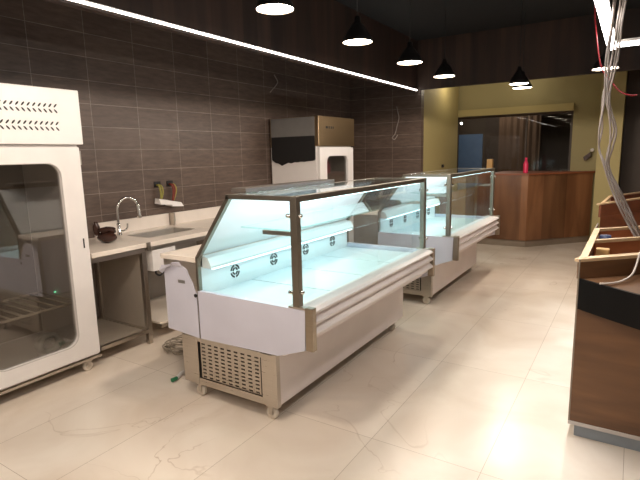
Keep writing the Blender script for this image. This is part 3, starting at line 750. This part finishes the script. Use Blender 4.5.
t = thing('wall_fixture', 'small dark brown fixture with white knob on wall right of opening', 'fixture', (-.62, 9.39, 1.4))
MB().hexa([(-.70, 9.27, 1.36), (-.62, 9.27, 1.42), (-.60, 9.39, 1.42), (-.68, 9.39, 1.36)], [(-.72, 9.27, 1.42), (-.62, 9.27, 1.50), (-.60, 9.39, 1.50), (-.70, 9.39, 1.42)]).build('fixture_body', M['brownbag'], t)
MB().lathe((-.60, 9.33, 1.53), [(0, -.03), (.024, -.02), (.03, 0), (.024, .02), (0, .03)], 14).build('fixture_knob', M['white'], t)
single(MB().box(-2.839, -2.815, 8.45, 8.53, 1.29, 1.34, .004), 'switch_box', M['blackmatt'], 'tiny dark switch on the beige alcove wall above farther case', 'switch')
# beyond the opening
single(MB().box(-3.72, -3.14, 12.34, 12.385, 0, 1.965, .004), 'blue_board', M['bluep'], 'tall pale blue board against far wall beyond the back opening', 'board')
mb = MB(); A = []; B = []
for k in range(33):
    x = -2.62+.86*k/32; y = 11.7+.018*math.sin(k*1.25); A.append((x, y))
P = A+[(x, y+.02) for x, y in A[::-1]]
mb.prism(P, 'z', .02, 2.7); single(mb, 'curtain', M['curtain'], 'brown hanging curtain in the dim room beyond the opening', 'curtain')
t = thing('spot_lamp', 'tiny bright lamp in the dim room at opening left', 'lamp', (-3.56, 12.0, 2.22))
MB().lathe((-3.56, 12.0, 2.22), [(0, -.028), (.02, -.02), (.028, 0), (.02, .02), (0, .028)], 14).build('bulb', M['tinybulb'], t)
MB().tube([(-3.56, 12.0, 2.245), (-3.56, 12.0, CEIL)], .004, 6, 0).build('cord', M['blackmatt'], t)

# ------------------------------------------------------------------ counters at the right
X0, Y0 = -.205, 2.795
t = thing('service_counter', 'brown laminate counter with curved black band and open top at right edge', 'counter', (.6, 3.4, 0))
MB().box(X0+.03, 1.6, Y0+.03, 4.3, 0, .078).build('kick_plate', M['kick'], t)
MB().box(X0, 1.6, Y0-.004, 4.3, .078, .098).build('bottom_edge', M['edgegrey'], t)
MB().box(X0+.008, 1.6, Y0, 4.28, .098, .885).build('body', M['laminate'], t)
MB().box(X0, X0+.0075, Y0-.002, 4.28, .098, .99).build('side_edge', M['browngrey'], t)
# curved black band: bows out towards the aisle and carries a ledge
curve = []
for k in range(25):
    x = X0+.009+(1.55)*k/24; u = (x-X0)
    d = .93*u-.28*u*u if u < 1.2 else .93*1.2-.28*1.44-.02*(u-1.2)
    curve.append((x, Y0-.006-d*.92))
MB().prism(curve+[(x, y+.02) for x, y in curve[::-1]], 'z', .733, .893).build('black_band', M['blackpl'], t)
MB().prism([(x, y+.021) for x, y in curve]+[(1.559, Y0-.001), (X0+.01, Y0-.001)], 'z', .74, .886).build('ledge', M['laminate'], t)
# upper box with rim and slats at 45 degrees
q = .707
def diag(x, y, L, w, z0, z1):
    """a bar from (x,y) heading back-right"""
    e = Vector((q, q*.97)).normalized(); n = Vector((-e.y, e.x))
    a = Vector((x, y)); b = a+e*L; c = b+n*w; d = a+n*w
    return [(p.x, p.y) for p in (a, b, c, d)], z0, z1
p, z0, z1 = diag(X0+.005, Y0+.006, 1.5, .016, .886, .975); MB().prism(p, 'z', z0, z1).build('box_front', M['laminate'], t)
rim = MB()
for (x, y, L, w) in ((X0, Y0, 1.5, .03), (X0, Y0+.045, 1.5, .018)):
    p, z0, z1 = diag(x, y, L, w, .976, .992); rim.prism(p, 'z', z0, z1)
rim.build('rim', M['paleedge'], t)
MB().prism([(X0, Y0+.03), (X0+.035, Y0+.065), (X0+.035, 3.98), (X0, 3.95)], 'z', .976, .994).build('side_rim', M['paleedge'], t)
for y in (3.40, 3.92):
    p, z0, z1 = diag(X0+.036, y+.03, 1.25, .028, .974, .993); MB().prism(p, 'z', z0, z1).build('top_slat', M['paleedge'], t)
    p, z0, z1 = diag(X0+.036, y+.04, 1.25, .01, .886, .973); MB().prism(p, 'z', z0, z1).build('partition', M['orangewood'], t)
MB().prism([(X0+.0085, Y0+.04), (X0+.02, Y0+.05), (X0+.02, 3.95), (X0+.0085, 3.95)], 'z', .886, .975).build('box_side', M['orangewood'], t)
single(MB().lathe((X0+.078, 3.76, .887), [(.014, 0), (.034, 0), (.034, .092), (.014, .092), (.014, 0)], 20), 'tape_roll', M['blueroll'], 'blue roll standing in the back compartment of the right counter', 'roll')
single(MB().box(X0+.05, X0+.12, 3.27, 3.33, .887, .968, .004), 'wood_offcut', M['tan'], 'small tan wood block in the front compartment of the right counter', 'block')
# farther counter at right
t = thing('service_counter', 'farther reddish brown open topped counter before the beige pillar', 'counter', (.4, 6.2, 0))
X1, Y1 = -.262, 5.70
def diag2(x, y, L, w):
    e = Vector((.40, .92)).normalized(); n = Vector((-e.y, e.x)); a = Vector((x, y)); b = a+e*L; c = b+n*w; d = a+n*w
    return [(p.x, p.y) for p in (a, b, c, d)]
MB().prism([(X1+.01, Y1+.02), (X1+.01+.42, Y1+.95), (1.3, 7.2), (1.3, 7.6), (X1+.05, 7.0)], 'z', 0, .86).build('body', M['redwood'], t)
MB().prism(diag2(X1+.008, Y1+.015, 1.3, .02), 'z', .861, .985).build('box_front', M['redwood'], t)
MB().prism(diag2(X1, Y1, 1.3, .035), 'z', .986, 1.002).build('rim', M['paleedge'], t)
MB().prism([(X1, Y1+.04), (X1+.03, Y1+.075), (X1+.07, 6.69), (X1+.04, 6.70)], 'z', .986, 1.004).build('side_rim', M['paleedge'], t)
MB().prism(diag2(X1+.06, 6.69, 1.0, .03), 'z', .986, 1.002).build('top_slat', M['paleedge'], t)
MB().prism(diag2(X1+.06, 6.70, 1.0, .012), 'z', .861, .985).build('partition', M['redwood'], t)

# ------------------------------------------------------------------ hanging cables
G = 'grey cables hanging down at right'
def cab(pts, r, lab, m='cable'):
    single(MB().tube(pts, r, 8, 5), 'hanging_cable', M[m], lab, 'cable', G if m == 'cable' else None)
LB = 'grey cable of the twisted bundle hanging from ceiling to right counter'
base = [(-.18, 3.22), (-.18, 2.75), (-.18, 2.53), (-.183, 2.36), (-.195, 2.14), (-.200, 1.88), (-.198, 1.68), (-.185, 1.55), (-.165, 1.44), (-.105, 1.28), (-.052, 1.16), (0.0, 1.05), (.048, .955), (.09, .896)]
offs = [[-.008, -.008, -.008, -.006, -.008, .0, -.012, -.016, -.006, -.01, -.01, -.008, -.004, 0],
        [.02, .0, .0, .0, .0, .012, .03, .024, .004, .0, .0, .008, .02, .03],
        [.05, .055, .06, .05, .035, .018, .052, .035, .012, .012, .012, -.004, .01, .05],
        [.0, .012, .028, .022, .012, -.008, -.004, -.02, .0, .006, .01, .014, -.008, -.02],
        [.03, .04, .045, .035, .024, .006, .042, .018, .004, .018, .022, .022, .03, .07]]
for i, o in enumerate(offs):
    pts = [(x+d*(1.5 if 3 < k < 12 else 1), 3.9+.022*i+.012*math.sin(3*k+i), z) for k, ((x, z), d) in enumerate(zip(base, o))]
    pts[-1] = (pts[-1][0], pts[-1][1], .896+.0)
    cab(pts, .0062, LB)
M['cablew'] = plain('pale_cable', srgb(200, 186, 172), .5)
single(MB().tube([(.105, 3.99, .90), (.10, 3.8, .96), (.09, 3.45, 1.03), (.07, 3.12, 1.012), (.058, 3.03, 1.0), (.05, 2.985, .96), (.03, 2.89, .915), (-.015, 2.79, .8985), (-.065, 2.72, .8985), (-.10, 2.70, .8985)], .0055, 8, 5), 'trailing_cable', M['cablew'], 'thin pale cable trailing over the right counter rim onto its ledge', 'cable')
single(MB().tube([(.075, 3.95, 3.22), (.085, 3.95, 2.4), (.08, 3.95, 1.9), (.088, 3.95, 1.5), (.082, 3.95, 1.2), (.10, 3.93, .896)], .006, 8, 4), 'hanging_cable', M['cable'], 'single grey cable hanging straight down at the right edge of the photo', 'cable')
single(MB().tube([(-.35, 4.6, 3.22), (-.345, 4.6, 2.80), (-.345, 4.6, 2.62), (-.325, 4.6, 2.45), (-.295, 4.6, 2.27), (-.26, 4.6, 2.15), (-.20, 4.6, 2.07), (-.165, 4.6, 2.02), (-.12, 4.6, 1.975), (-.06, 4.6, 1.95), (-.02, 4.6, 1.95)], .0055, 8, 4), 'red_wire', M['redw'], 'red wire hanging in front of the lone pendant lamp at right', 'wire')

# ------------------------------------------------------------------ light, camera, view
wd = bpy.data.worlds.new('World'); scene.world = wd; wd.use_nodes = True
wd.node_tree.nodes['Background'].inputs[0].default_value = (1, .9, .8, 1); wd.node_tree.nodes['Background'].inputs[1].default_value = .004
def unseen_light(x, y, z, e, col, r=.1):
    l = bpy.data.lights.new('unseen_light', 'POINT'); l.energy = e; l.color = col; l.shadow_soft_size = r
    o = bpy.data.objects.new('unseen_light', l); COL.objects.link(o); o.location = (x, y, z)
unseen_light(-2.6, 11.0, 2.9, 45, (1, .85, .7))  # added unseen light that brightens the board and curtain past the opening
unseen_light(-2.55, 8.5, 2.72, 8, (1, .88, .68), .12)      # recessed alcove lamps behind the bulkhead
unseen_light(-1.65, 8.9, 2.72, 4, (1, .88, .68), .12)

cam = bpy.data.cameras.new('Camera'); co = bpy.data.objects.new('Camera', cam); COL.objects.link(co)
cam.sensor_fit = 'HORIZONTAL'; cam.sensor_width = 36; cam.lens = 491.17/640*36; cam.clip_start = .02; cam.clip_end = 100
yaw, pit, rol = (math.radians(a) for a in (-32.50168096, 9.79764467, -1.32890219))
f = Vector((math.sin(yaw)*math.cos(pit), math.cos(yaw)*math.cos(pit), -math.sin(pit)))
r = Vector((math.cos(yaw), -math.sin(yaw), 0)); u = r.cross(f)
c, s = math.cos(rol), math.sin(rol)
r2 = c*r+s*u; u2 = -s*r+c*u
mw = Matrix((( r2.x, u2.x, -f.x, 0), (r2.y, u2.y, -f.y, 0), (r2.z, u2.z, -f.z, 1.55), (0, 0, 0, 1)))
co.matrix_world = mw
scene.camera = co
for o in list(bpy.data.objects):
    if '_o' in o: del o['_o']
scene.view_settings.view_transform = 'Standard'; scene.view_settings.look = 'None'
scene.view_settings.exposure = 0.15; scene.view_settings.gamma = 1.0
scene.view_settings.use_curve_mapping = False
